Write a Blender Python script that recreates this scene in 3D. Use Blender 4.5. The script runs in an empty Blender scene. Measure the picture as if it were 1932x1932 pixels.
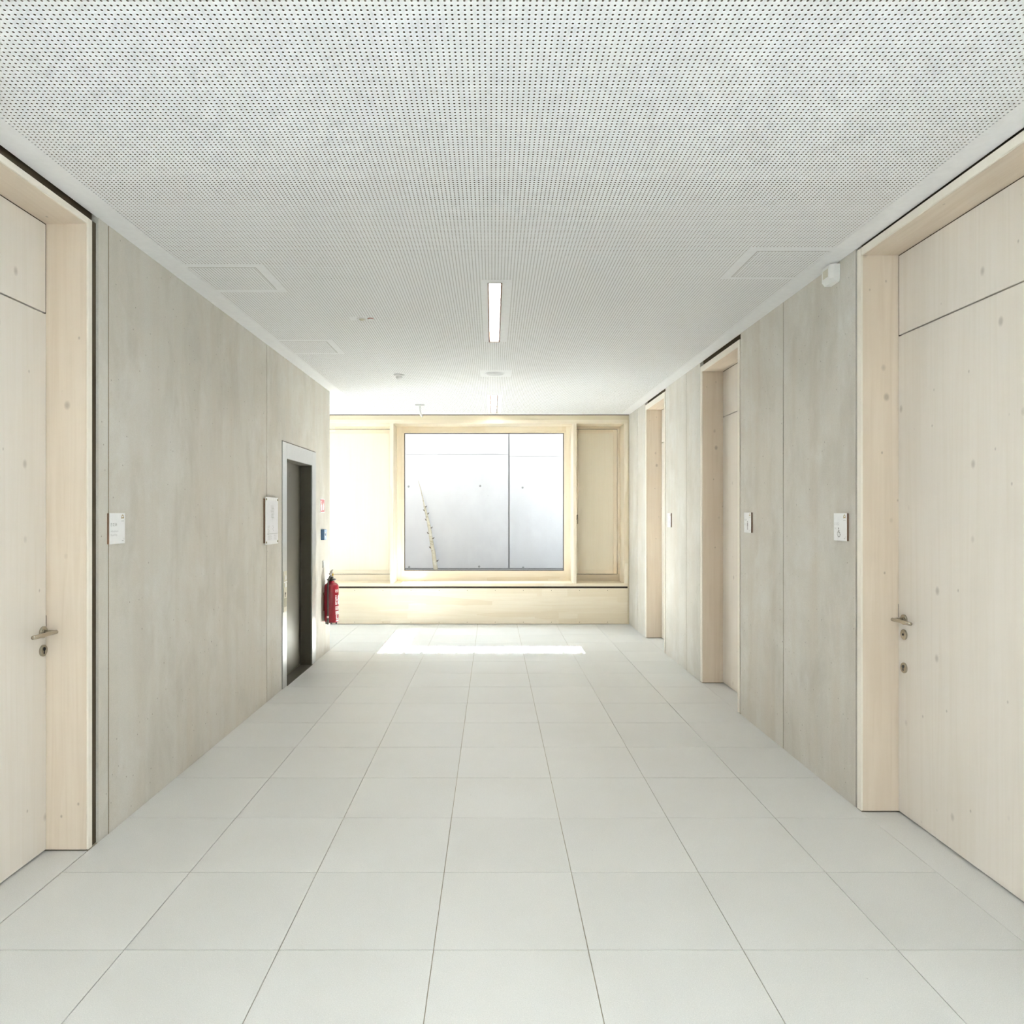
import bpy, bmesh, math, random
import numpy as np
from mathutils import Vector, Matrix

random.seed(7)
SC = bpy.context.scene
COL = SC.collection

# ------------------------------------------------------------------ camera
F_PX, CX, CY, W = 1342.0, 930.0, 970.0, 1932.0
cam_d = bpy.data.cameras.new('camera')
cam_d.sensor_width = 36.0
cam_d.lens = F_PX / W * 36.0
cam_d.shift_x = (966.0 - CX) / W
cam_d.shift_y = (CY - 966.0) / W
cam_d.clip_start = 0.05
cam = bpy.data.objects.new('camera', cam_d)
cam.location = (0, 0, 1.6)
cam.rotation_euler = (math.radians(90), 0, 0)
COL.objects.link(cam)
SC.camera = cam

# ------------------------------------------------------------------ sky, sun, exposure
world = bpy.data.worlds.new('sky')
SC.world = world
world.use_nodes = True
wn = world.node_tree.nodes
bg = wn.get('Background')
bg.inputs['Color'].default_value = (0.80, 0.90, 1.0, 1)
bg.inputs['Strength'].default_value = 5.2

TAN = 1.0625
sun_d = bpy.data.lights.new('sun', 'SUN')
sun_d.energy = 118.0
sun_d.angle = math.radians(0.12)
sun_d.color = (1.0, 0.99, 0.98)
sun = bpy.data.objects.new('sun', sun_d)
sun.rotation_euler = Vector((0, -1, -TAN)).to_track_quat('-Z', 'Y').to_euler()
sun.location = (0, 16, 12)
COL.objects.link(sun)


def portal(name, loc, normal, sx, sy):
    d = bpy.data.lights.new(name, 'AREA')
    d.shape = 'RECTANGLE'
    d.size, d.size_y = sx, sy
    d.cycles.is_portal = True
    o = bpy.data.objects.new(name, d)
    o.location = loc
    o.rotation_euler = Vector(normal).to_track_quat('-Z', 'Z').to_euler()
    COL.objects.link(o)


portal('daylight_portal', (-4.72, 9.33, 1.5), (1, 0, 0), 1.7, 2.9)
portal('daylight_portal', (-0.14, 10.80, 1.78), (0, -1, 0), 2.5, 2.2)
portal('daylight_portal', (-4.72, -1.95, 1.5), (1, 0, 0), 3.8, 2.9)
portal('daylight_portal', (4.72, -1.95, 1.5), (-1, 0, 0), 3.8, 2.9)

vs = SC.view_settings
vs.view_transform = 'Standard'
vs.look = 'None'
vs.gamma = 1.0
vs.use_curve_mapping = False
vs.exposure = 1.07
SC.cycles.max_bounces = 7
SC.cycles.diffuse_bounces = 5
SC.cycles.glossy_bounces = 3
SC.cycles.transparent_max_bounces = 8
SC.cycles.use_adaptive_sampling = True
SC.cycles.adaptive_threshold = 0.2
SC.cycles.caustics_reflective = False
SC.cycles.caustics_refractive = False

# ------------------------------------------------------------------ materials


def mat(name):
    m = bpy.data.materials.new(name)
    m.use_nodes = True
    nt = m.node_tree
    b = nt.nodes.get('Principled BSDF')
    return m, nt, b


def N(nt, typ, **kw):
    n = nt.nodes.new(typ)
    for k, v in kw.items():
        if k in n.inputs.keys() if isinstance(k, str) else False:
            n.inputs[k].default_value = v
        else:
            setattr(n, k, v)
    return n


def L(nt, a, b):
    nt.links.new(a, b)


def simple(name, col, rough=0.5, metal=0.0, spec=0.5):
    m, nt, b = mat(name)
    b.inputs['Base Color'].default_value = (*col, 1)
    b.inputs['Roughness'].default_value = rough
    b.inputs['Metallic'].default_value = metal
    b.inputs['Specular IOR Level'].default_value = spec
    # faint procedural tone variation
    pos = N(nt, 'ShaderNodeNewGeometry')
    nz = N(nt, 'ShaderNodeTexNoise')
    nz.inputs['Scale'].default_value = 30
    L(nt, pos.outputs['Position'], nz.inputs['Vector'])
    hs = N(nt, 'ShaderNodeHueSaturation')
    mr = N(nt, 'ShaderNodeMapRange')
    mr.inputs['To Min'].default_value = 0.95
    mr.inputs['To Max'].default_value = 1.05
    L(nt, nz.outputs['Fac'], mr.inputs['Value'])
    L(nt, mr.outputs['Result'], hs.inputs['Value'])
    hs.inputs['Color'].default_value = (*col, 1)
    L(nt, hs.outputs['Color'], b.inputs['Base Color'])
    return m


def mixc(nt, fac, a, b, blend='MIX'):
    n = nt.nodes.new('ShaderNodeMix')
    n.data_type = 'RGBA'
    n.blend_type = blend
    for sock, v in ((n.inputs[0], fac), (n.inputs[6], a), (n.inputs[7], b)):
        if hasattr(v, 'is_linked'):
            L(nt, v, sock)
        elif isinstance(v, (int, float)):
            sock.default_value = v
        else:
            sock.default_value = (*v, 1)
    return n.outputs[2]


def scaled_pos(nt, s, rot=None):
    g = N(nt, 'ShaderNodeNewGeometry')
    mp = N(nt, 'ShaderNodeMapping')
    mp.inputs['Scale'].default_value = s
    if rot:
        mp.inputs['Rotation'].default_value = rot
    L(nt, g.outputs['Position'], mp.inputs['Vector'])
    return mp.outputs['Vector']


def noise(nt, vec, scale=1.0, detail=4.0, rough=0.55, dist=0.0):
    n = N(nt, 'ShaderNodeTexNoise')
    n.inputs['Scale'].default_value = scale
    n.inputs['Detail'].default_value = detail
    n.inputs['Roughness'].default_value = rough
    n.inputs['Distortion'].default_value = dist
    L(nt, vec, n.inputs['Vector'])
    return n.outputs['Fac']


def ramp(nt, val, lo, hi, a=0.0, b=1.0):
    n = N(nt, 'ShaderNodeMapRange')
    n.inputs['From Min'].default_value = lo
    n.inputs['From Max'].default_value = hi
    n.inputs['To Min'].default_value = a
    n.inputs['To Max'].default_value = b
    L(nt, val, n.inputs['Value'])
    return n.outputs['Result']


def spots(nt, vec, scale, r0, r1, keep=0.5):
    """soft dots: 1 inside, only in a share of the voronoi cells"""
    v = N(nt, 'ShaderNodeTexVoronoi')
    v.inputs['Scale'].default_value = scale
    L(nt, vec, v.inputs['Vector'])
    d = ramp(nt, v.outputs['Distance'], r0, r1, 1.0, 0.0)
    sp = N(nt, 'ShaderNodeSeparateColor')
    L(nt, v.outputs['Color'], sp.inputs[0])
    k = N(nt, 'ShaderNodeMath', operation='LESS_THAN')
    L(nt, sp.outputs[0], k.inputs[0])
    k.inputs[1].default_value = keep
    mu = N(nt, 'ShaderNodeMath', operation='MULTIPLY')
    L(nt, d, mu.inputs[0])
    L(nt, k.outputs[0], mu.inputs[1])
    return mu.outputs[0]


def scale_f(nt, v, f):
    mu = N(nt, 'ShaderNodeMath', operation='MULTIPLY')
    L(nt, v, mu.inputs[0])
    mu.inputs[1].default_value = f
    return mu.outputs[0]


def bump(nt, b, h, strength=0.2, dist=0.002):
    n = N(nt, 'ShaderNodeBump')
    n.inputs['Strength'].default_value = strength
    n.inputs['Distance'].default_value = dist
    L(nt, h, n.inputs['Height'])
    L(nt, n.outputs['Normal'], b.inputs['Normal'])


def concrete(name, base, warm, dark, light, flat=(0, 1, 1)):
    """flat: which axes the pores run over (the normal of the wall is left out)"""
    m, nt, b = mat(name)
    st = noise(nt, scaled_pos(nt, (5.0, 5.0, 0.32)), 1.0, 3.0, 0.6, 0.3)       # vertical formwork streaks
    c = mixc(nt, ramp(nt, st, 0.38, 0.66), base, warm)
    bl = noise(nt, scaled_pos(nt, (1, 1, .8)), 2.4, 5.0, 0.68, 0.3)
    c = mixc(nt, ramp(nt, bl, 0.48, 0.70, 0, 0.8), c, light)
    dk = noise(nt, scaled_pos(nt, (2.6, 2.6, 1.1)), 1.2, 5.0, 0.66, 0.4)
    c = mixc(nt, ramp(nt, dk, 0.48, 0.74, 0, 0.6), c, dark)
    fine = noise(nt, scaled_pos(nt, (1, 1, 1)), 230.0, 1.0)
    c = mixc(nt, ramp(nt, fine, 0.3, 0.7, 0, 0.2), c, (base[0] * .55, base[1] * .55, base[2] * .52))
    p1 = spots(nt, scaled_pos(nt, flat), 19.0, 0.05, 0.10, 0.5)
    p2 = spots(nt, scaled_pos(nt, flat), 6.0, 0.022, 0.038, 0.55)
    c = mixc(nt, scale_f(nt, p1, 0.7), c, (base[0] * .36, base[1] * .35, base[2] * .3))
    c = mixc(nt, scale_f(nt, p2, 0.8), c, (base[0] * .25, base[1] * .24, base[2] * .2))
    L(nt, c, b.inputs['Base Color'])
    b.inputs['Roughness'].default_value = 0.62
    b.inputs['Specular IOR Level'].default_value = 0.3
    return m


M_CONC = concrete('concrete', (0.625, 0.60, 0.545), (0.60, 0.555, 0.485), (0.465, 0.44, 0.38), (0.685, 0.672, 0.635))
M_CONC2 = concrete('concrete_outdoor', (0.385, 0.38, 0.385), (0.378, 0.373, 0.376), (0.345, 0.34, 0.342), (0.41, 0.405, 0.41), (1, 0, 1))


def wood(name, base, dark, knot, axis, knots=True, grain=0.5, plank=0.0, flat=None):
    """axis: direction of the grain (0 x, 1 y, 2 z)"""
    m, nt, b = mat(name)
    s = [26.0, 26.0, 26.0]
    s[axis] = 0.9
    g = noise(nt, scaled_pos(nt, s), 1.0, 3.0, 0.6, 1.2)
    c = mixc(nt, ramp(nt, g, 0.42, 0.72, 0, grain), base, dark)
    s2 = [4.0, 4.0, 4.0]
    s2[axis] = 0.5
    g2 = noise(nt, scaled_pos(nt, s2), 1.0, 2.0, 0.5, 0.5)
    c = mixc(nt, ramp(nt, g2, 0.45, 0.7, 0, grain * 0.8), c, dark)
    if plank > 0:      # finger-jointed lamellas of slightly different tone
        s4 = [1.0 / plank] * 3
        s4[axis] = 0.9
        vv = N(nt, 'ShaderNodeTexVoronoi', distance='CHEBYCHEV')
        vv.inputs['Scale'].default_value = 1.0
        vv.inputs['Randomness'].default_value = 0.55
        L(nt, scaled_pos(nt, s4), vv.inputs['Vector'])
        sp = N(nt, 'ShaderNodeSeparateColor')
        L(nt, vv.outputs['Color'], sp.inputs[0])
        c = mixc(nt, ramp(nt, sp.outputs[0], 0.5, 1.0, 0, 0.75), c, dark)
    if knots:
        f = [1.2, 1.2, 1.2]
        f[axis] = 0.85
        if flat is not None:
            f[flat] = 0.0
        k1 = spots(nt, scaled_pos(nt, f), 5.6, 0.05, 0.125, 0.7)
        k2 = spots(nt, scaled_pos(nt, [v * 1.0 for v in f]), 10.0, 0.03, 0.085, 0.45)
        c = mixc(nt, scale_f(nt, k1, 0.55), c, knot)
        c = mixc(nt, scale_f(nt, k2, 0.6), c, knot)
    L(nt, c, b.inputs['Base Color'])
    b.inputs['Roughness'].default_value = 0.55
    b.inputs['Specular IOR Level'].default_value = 0.3
    return m


DW = ((0.725, 0.63, 0.52), (0.63, 0.525, 0.41), (0.29, 0.235, 0.18))
M_DOOR_Z = wood('limewashed_spruce', *DW, 2, True, 0.6, 0.0, 1)
M_DOOR_Y = wood('limewashed_spruce_lengthwise', *DW, 1, True, 0.6, 0.0, 2)
LW = ((0.755, 0.70, 0.63), (0.685, 0.62, 0.53), (0.37, 0.325, 0.28))
M_LIT_EDGE = wood('lit_edge_wood', (0.84, 0.79, 0.70), (0.78, 0.72, 0.62), (0.47, 0.42, 0.36), 2, False, 0.3)  # paler than the frame wood, paints its front edges as lit
M_LEAF = wood('limewashed_door_panel', *LW, 2, True, 0.45, 0.0, 0)
EW = ((0.815, 0.74, 0.61), (0.71, 0.605, 0.445), (0.5, 0.4, 0.25))
M_END_X = wood('pale_spruce_lengthwise', *EW, 0, False, 0.5, 0.11)
M_END_Z = wood('pale_spruce_upright', *EW, 2, False, 0.4, 0.10)
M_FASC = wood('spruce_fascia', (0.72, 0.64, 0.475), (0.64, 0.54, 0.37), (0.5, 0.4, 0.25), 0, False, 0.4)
M_END_P = wood('pale_spruce_panel', (0.80, 0.735, 0.605), (0.745, 0.665, 0.52), (0.5, 0.4, 0.25), 2, False, 0.3)


def tile_mat():
    m, nt, b = mat('terrazzo_tile')
    oi = N(nt, 'ShaderNodeObjectInfo')
    base = mixc(nt, oi.outputs['Random'], (0.655, 0.665, 0.65), (0.69, 0.70, 0.685))
    f1 = noise(nt, scaled_pos(nt, (1, 1, 1)), 330.0, 2.0, 0.6)
    c = mixc(nt, ramp(nt, f1, 0.52, 0.70, 0, 0.42), base, (0.42, 0.42, 0.39))
    f2 = noise(nt, scaled_pos(nt, (1, 1, 1)), 240.0, 2.0, 0.6)
    c = mixc(nt, ramp(nt, f2, 0.55, 0.7, 0, 0.6), c, (0.82, 0.82, 0.79))
    f3 = noise(nt, scaled_pos(nt, (1, 1, 1)), 1.1, 4.0, 0.6)
    c = mixc(nt, ramp(nt, f3, 0.45, 0.75, 0, 0.25), c, (0.55, 0.545, 0.505))
    d = spots(nt, scaled_pos(nt, (1, 1, 1)), 7.0, 0.012, 0.024, 0.35)
    c = mixc(nt, scale_f(nt, d, 0.6), c, (0.30, 0.29, 0.26))
    L(nt, c, b.inputs['Base Color'])
    b.inputs['Roughness'].default_value = 0.45
    b.inputs['Specular IOR Level'].default_value = 0.25
    return m


M_TILE = tile_mat()
M_GROUT = simple('grout', (0.36, 0.33, 0.25), 0.8)
M_WHITE = simple('white_ceiling_paint', (0.86, 0.862, 0.865), 0.75, 0, 0.2)
M_FELT = simple('dark_acoustic_felt', (0.27, 0.235, 0.185), 0.95, 0, 0.1)
M_DARK = simple('dark_gap', (0.045, 0.035, 0.025), 0.9, 0, 0.1)
M_MORTAR_GAP = simple('brown_mortar_gap_shade', (0.085, 0.065, 0.042), 0.9, 0, 0.1)  # real mortar, and also the shade painted into open gaps
M_JOINT = simple('concrete_joint', (0.20, 0.17, 0.105), 0.85, 0, 0.2)
M_PLASTIC = simple('white_plastic', (0.80, 0.80, 0.78), 0.4)
M_PLATE = simple('white_sign_plate', (0.84, 0.845, 0.85), 0.35)
M_EDGE = simple('brown_board_edge', (0.16, 0.085, 0.045), 0.6)
M_INK = simple('grey_ink', (0.30, 0.30, 0.29), 0.7)
M_INK2 = simple('pale_grey_ink', (0.52, 0.52, 0.53), 0.7)
M_GOLD = simple('ochre_ink', (0.36, 0.27, 0.10), 0.6)
M_STEEL = simple('brushed_steel', (0.50, 0.46, 0.38), 0.25, 1.0)
M_STEEL2 = simple('satin_steel_frame', (0.54, 0.55, 0.54), 0.36, 1.0)
M_LIFT = simple('bronze_grey_steel', (0.105, 0.094, 0.070), 0.42, 0.45)
M_BLACK = simple('black_hole', (0.012, 0.012, 0.012), 0.6)
M_RED = simple('red_enamel', (0.25, 0.012, 0.022), 0.22)
M_REDS = simple('red_sign_print', (0.52, 0.17, 0.18), 0.5)
M_RUBBER = simple('black_rubber', (0.035, 0.028, 0.022), 0.45)
M_BRASS = simple('grey_cast_metal', (0.30, 0.28, 0.25), 0.35, 0.9)
M_YELLOW = simple('yellow_plastic', (0.75, 0.48, 0.05), 0.4)
M_BLUE = simple('blue_plastic', (0.07, 0.16, 0.29), 0.4)
M_BLUE2 = simple('light_blue_plastic', (0.46, 0.60, 0.80), 0.4)
M_BEIGE = simple('beige_panel', (0.62, 0.59, 0.48), 0.4)
M_OLIVE = simple('olive_label', (0.36, 0.33, 0.22), 0.5)
M_GREY = simple('grey_joint', (0.17, 0.17, 0.165), 0.9, 0, 0.2)
M_GASKET = simple('dark_gasket', (0.035, 0.028, 0.032), 0.6)
M_GRAVEL = concrete('gravel_ground', (0.30, 0.295, 0.29), (0.27, 0.265, 0.25), (0.22, 0.215, 0.205), (0.35, 0.345, 0.34), (1, 1, 0))
M_PAVE = simple('pale_paving', (0.56, 0.575, 0.60), 0.8)
M_SHELL = simple('plain_plaster', (0.82, 0.82, 0.82), 0.8)
M_ABSORBER = simple('dark_bounce_absorber', (0.06, 0.06, 0.062), 0.9)  # unseen outer faces made near-black to cut bounced sunlight


def emit(name, col, st):
    m, nt, b = mat(name)
    b.inputs['Base Color'].default_value = (0.8, 0.8, 0.8, 1)
    b.inputs['Emission Color'].default_value = (*col, 1)
    b.inputs['Emission Strength'].default_value = st
    return m


M_LAMP = emit('lamp_diffuser', (1.0, 0.93, 0.865), 27.0)


def glass_mat():
    m, nt, b = mat('window_glass')
    out = [n for n in nt.nodes if n.type == 'OUTPUT_MATERIAL'][0]
    tr = N(nt, 'ShaderNodeBsdfTransparent')
    tr.inputs['Color'].default_value = (0.955, 0.975, 0.97, 1)
    gl = N(nt, 'ShaderNodeBsdfGlossy')
    gl.inputs['Roughness'].default_value = 0.0
    lw = N(nt, 'ShaderNodeLayerWeight')
    pw = N(nt, 'ShaderNodeMath', operation='POWER')
    L(nt, lw.outputs['Facing'], pw.inputs[0])
    pw.inputs[1].default_value = 5.0
    mx = N(nt, 'ShaderNodeMixShader')
    L(nt, ramp(nt, pw.outputs[0], 0.0, 1.0, 0.012, 1.0), mx.inputs[0])
    L(nt, tr.outputs[0], mx.inputs[1])
    L(nt, gl.outputs[0], mx.inputs[2])
    L(nt, mx.outputs[0], out.inputs['Surface'])
    return m


M_GLASS = glass_mat()


def birch_mat():
    m, nt, b = mat('birch_bark')
    base = (0.31, 0.28, 0.21)
    n1 = noise(nt, scaled_pos(nt, (14, 14, 34)), 1.0, 3.0, 0.6)
    c = mixc(nt, ramp(nt, n1, 0.52, 0.60), base, (0.22, 0.19, 0.13))
    n2 = noise(nt, scaled_pos(nt, (5, 5, 9)), 1.0, 2.0)
    c = mixc(nt, ramp(nt, n2, 0.5, 0.75, 0, 0.5), c, (0.42, 0.40, 0.35))
    L(nt, c, b.inputs['Base Color'])
    b.inputs['Roughness'].default_value = 0.8
    return m


M_BIRCH = birch_mat()

# ------------------------------------------------------------------ builders


def tag(o, label=None, cat=None, group=None, kind=None):
    if label:
        o['label'] = label
    if cat:
        o['category'] = cat
    if group:
        o['group'] = group
    if kind:
        o['kind'] = kind
    return o


def empty(name, loc=(0, 0, 0), parent=None):
    o = bpy.data.objects.new(name, None)
    o.empty_display_size = 0.1
    COL.objects.link(o)
    o.location = loc
    return o


def world_loc(o):
    v = Vector((0, 0, 0))
    while o is not None:
        v += o.location
        o = o.parent
    return v


def link(name, me, m, parent=None, origin=None):
    """mesh given in world coordinates; no object is rotated, so parents only shift"""
    o = bpy.data.objects.new(name, me)
    if m is not None:
        me.materials.append(m)
    COL.objects.link(o)
    off = Vector((0, 0, 0))
    if parent is not None:
        o.parent = parent
        off = world_loc(parent)
    if origin is not None:
        o.location = Vector(origin) - off
        off = Vector(origin)
    if off.length > 0:
        me.transform(Matrix.Translation(-off))
    return o


def fin(name, bm, m, parent=None, smooth=False, origin=None):
    me = bpy.data.meshes.new(name)
    bmesh.ops.recalc_face_normals(bm, faces=bm.faces)
    bm.to_mesh(me)
    bm.free()
    if smooth:
        for p in me.polygons:
            p.use_smooth = True
    return link(name, me, m, parent, origin)


def bbox(bm, x0, x1, y0, y1, z0, z1, bevel=0.0):
    x0, x1 = min(x0, x1), max(x0, x1)
    y0, y1 = min(y0, y1), max(y0, y1)
    z0, z1 = min(z0, z1), max(z0, z1)
    r = bmesh.ops.create_cube(bm, size=1.0)
    for v in r['verts']:
        v.co = Vector((x0 + (v.co.x + .5) * (x1 - x0), y0 + (v.co.y + .5) * (y1 - y0), z0 + (v.co.z + .5) * (z1 - z0)))
    if bevel > 0:
        es = list({e for v in r['verts'] for e in v.link_edges})
        bmesh.ops.bevel(bm, geom=es, offset=bevel, segments=2, affect='EDGES', clamp_overlap=True)


def box(name, x0, x1, y0, y1, z0, z1, m, parent=None, bevel=0.0, origin=None):
    bm = bmesh.new()
    bbox(bm, x0, x1, y0, y1, z0, z1, bevel)
    return fin(name, bm, m, parent, False, origin)


def boxes(name, lst, m, parent=None, bevel=0.0):
    bm = bmesh.new()
    for b in lst:
        bbox(bm, *b, bevel)
    return fin(name, bm, m, parent)


def frame_of(axis):
    a = Vector(axis).normalized()
    t = Vector((0, 0, 1)) if abs(a.z) < 0.9 else Vector((1, 0, 0))
    u = a.cross(t).normalized()
    v = a.cross(u).normalized()
    return a, u, v


def lathe(bm, base, axis, prof, seg=32):
    """prof: list of (radius, height along axis)"""
    a, u, v = frame_of(axis)
    base = Vector(base)
    rings = []
    for r, h in prof:
        if r < 1e-6:
            rings.append([bm.verts.new(base + a * h)])
        else:
            rings.append([bm.verts.new(base + a * h + (u * math.cos(2 * math.pi * i / seg) + v * math.sin(2 * math.pi * i / seg)) * r) for i in range(seg)])
    for k in range(len(rings) - 1):
        A, B = rings[k], rings[k + 1]
        for i in range(seg):
            j = (i + 1) % seg
            if len(A) == 1 and len(B) == 1:
                continue
            if len(A) == 1:
                bm.faces.new((A[0], B[i], B[j]))
            elif len(B) == 1:
                bm.faces.new((A[i], A[j], B[0]))
            else:
                bm.faces.new((A[i], A[j], B[j], B[i]))


def tube(bm, pts, rad, seg=12, sx=1.0):
    pts = [Vector(p) for p in pts]
    n = len(pts)
    rr = rad if isinstance(rad, (list, tuple)) else [rad] * n
    rings = []
    d0 = (pts[1] - pts[0]).normalized()
    _, u, v = frame_of(d0)
    for i, p in enumerate(pts):
        d = (pts[min(i + 1, n - 1)] - pts[max(i - 1, 0)]).normalized()
        u = (u - d * u.dot(d)).normalized()
        v = d.cross(u).normalized()
        rings.append([bm.verts.new(p + (u * math.cos(2 * math.pi * k / seg) * sx + v * math.sin(2 * math.pi * k / seg)) * rr[i]) for k in range(seg)])
    for k in range(n - 1):
        for i in range(seg):
            j = (i + 1) % seg
            bm.faces.new((rings[k][i], rings[k][j], rings[k + 1][j], rings[k + 1][i]))
    bm.faces.new(rings[0])
    bm.faces.new(list(reversed(rings[-1])))


def text_mesh(body, size):
    cu = bpy.data.curves.new('t', 'FONT')
    cu.body = body
    cu.size = size
    cu.resolution_u = 3
    o = bpy.data.objects.new('t', cu)
    COL.objects.link(o)
    dg = bpy.context.evaluated_depsgraph_get()
    me = bpy.data.meshes.new_from_object(o.evaluated_get(dg))
    vs_ = [v.co.copy() for v in me.vertices]
    fs = [list(p.vertices) for p in me.polygons]
    bpy.data.objects.remove(o)
    bpy.data.curves.remove(cu)
    bpy.data.meshes.remove(me)
    return vs_, fs


class Plate:
    """flat print on a wall face: origin, u along the reading direction, v up, n out of the wall"""

    def __init__(self, org, u, n):
        self.o, self.u, self.n, self.v = Vector(org), Vector(u), Vector(n), Vector((0, 0, 1))

    def P(self, a, b, c=0.0):
        return self.o + self.u * a + self.v * b + self.n * c

    def text(self, bm, body, size, a, b, c, sx=1.0):
        vs_, fs = text_mesh(body, size)
        nv = [bm.verts.new(self.P(a + p.x * sx, b + p.y, c)) for p in vs_]
        for f in fs:
            try:
                bm.faces.new([nv[i] for i in f])
            except ValueError:
                pass

    def poly(self, bm, pts, c):
        bm.faces.new([bm.verts.new(self.P(a, b, c)) for a, b in pts])

    def rect(self, bm, a0, a1, b0, b1, c):
        self.poly(bm, [(a0, b0), (a1, b0), (a1, b1), (a0, b1)], c)

    def disc(self, bm, a, b, r, c, seg=16):
        self.poly(bm, [(a + r * math.cos(2 * math.pi * i / seg), b + r * math.sin(2 * math.pi * i / seg)) for i in range(seg)], c)

    def stroke(self, bm, pts, w, c):
        for (a0, b0), (a1, b1) in zip(pts[:-1], pts[1:]):
            d = Vector((a1 - a0, b1 - b0))
            if d.length < 1e-7:
                continue
            q = Vector((-d.y, d.x)).normalized() * (w / 2)
            self.poly(bm, [(a0 - q.x, b0 - q.y), (a1 - q.x, b1 - q.y), (a1 + q.x, b1 + q.y), (a0 + q.x, b0 + q.y)], c)

    def slab(self, bm, a0, a1, b0, b1, c0, c1, bevel=0.0):
        p, q = self.P(a0, b0, c0), self.P(a1, b1, c1)
        bbox(bm, p.x, q.x, p.y, q.y, p.z, q.z, bevel)


# ------------------------------------------------------------------ room dimensions
XL, XR = -1.925, 1.98        # corridor walls
YE = 10.32                   # end wall front
YLE = 8.39                   # where the left wall stops
ZC = 3.045                   # ceiling
YB = -4.0                    # back of the corridor
XLOB = -4.6                  # window side of the lobby beyond the lift

# ------------------------------------------------------------------ floor
floor = tag(empty('floor'), 'pale grey speckled terrazzo tile floor of the corridor', 'floor', None, 'structure')
boxes('screed', [(XLOB - .2, XR + .5, 0.1, YE + .6, -0.25, -0.004), (XLOB - .2, -XLOB + .2, YB - .3, 0.1, -0.25, -0.004)], M_GROUT, floor)
boxes('plain_floor_area', [(XLOB - .1, -XLOB + .1, YB - .2, 1.4735, -0.004, 0.0), (XLOB - .1, -3.062, YLE - .1, YE, -0.004, 0.0)], M_TILE, floor)
T = 0.568
GAP = 0.0035
xs = [XL, -1.354, -0.786, -0.218, 0.350, 0.918, 1.486, XR + 0.004]
y0r = 3.747
rows = [y0r + T * k for k in range(-4, 12)] + [YE + .02]
proto = {}


def tile(x0, x1, y0, y1, name='tile'):
    key = (round(x1 - x0, 3), round(y1 - y0, 3))
    if key not in proto:
        me = bpy.data.meshes.new(name)
        w, h = x1 - x0 - GAP, y1 - y0 - GAP
        bm = bmesh.new()
        bbox(bm, 0, w, 0, h, -0.02, 0)
        bm.to_mesh(me)
        bm.free()
        me.materials.append(M_TILE)
        proto[key] = me
    o = bpy.data.objects.new(name, proto[key])
    COL.objects.link(o)
    o.parent = floor
    o.location = (x0 + GAP / 2, y0 + GAP / 2, 0)
    return o


for a, b in zip(rows[:-1], rows[1:]):
    for c, d in zip(xs[:-1], xs[1:]):
        tile(c, d, a, b)
    if b > YLE + .1:
        for c in (XL - T, XL - 2 * T):
            tile(c, c + T, max(a, YLE), b)

# ------------------------------------------------------------------ ceiling with perforated field
ceil = tag(empty('ceiling', (0, 0, 0)), 'white perforated acoustic plasterboard ceiling with plain border', 'ceiling', None, 'structure')
PX0, PX1 = -1.800, 1.862
NXC = 197
P = (PX1 - PX0) / NXC
PY0 = 1.90
NYC = int(round((10.20 - PY0) / P))
PY1 = PY0 + NYC * P
kindmap = np.ones((NYC, NXC), np.int8)        # 1 hole, 0 plain, 2 absent


def cells(x0, x1, y0, y1, val):
    i0, i1 = int(round((x0 - PX0) / P)), int(round((x1 - PX0) / P))
    j0, j1 = int(round((y0 - PY0) / P)), int(round((y1 - PY0) / P))
    i0, j0 = max(i0, 0), max(j0, 0)
    i1, j1 = min(i1, NXC), min(j1, NYC)
    kindmap[j0:j1, i0:i1] = val
    return PX0 + i0 * P, PX0 + i1 * P, PY0 + j0 * P, PY0 + j1 * P


lamp_cut = []
for ya, yb in ((4.447, 5.966), (8.66, 10.15)):
    cells(-0.078, 0.118, ya - 0.05, yb + 0.012, 0)
    lamp_cut.append(cells(-0.030, 0.062, ya, yb, 2))
cells(-0.135, 0.185, 7.15, 7.47, 0)                       # loudspeaker patch
hatch = []
for x0, x1, y0, y1, s in ((-1.80, -1.40, 4.165, 4.582, -1), (-1.80, -1.40, 5.955, 6.372, -1), (1.455, 1.862, 3.905, 4.335, 1)):
    if s < 0:
        cells(x0, x1 + .065, y0 - .055, y1 + .045, 0)
    else:
        cells(x0 - .065, x1, y0 - .055, y1 + .045, 0)
    hatch.append(cells(x0, x1, y0, y1, 2))
cells(-1.05, -0.88, 5.20, 5.31, 0)


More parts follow.
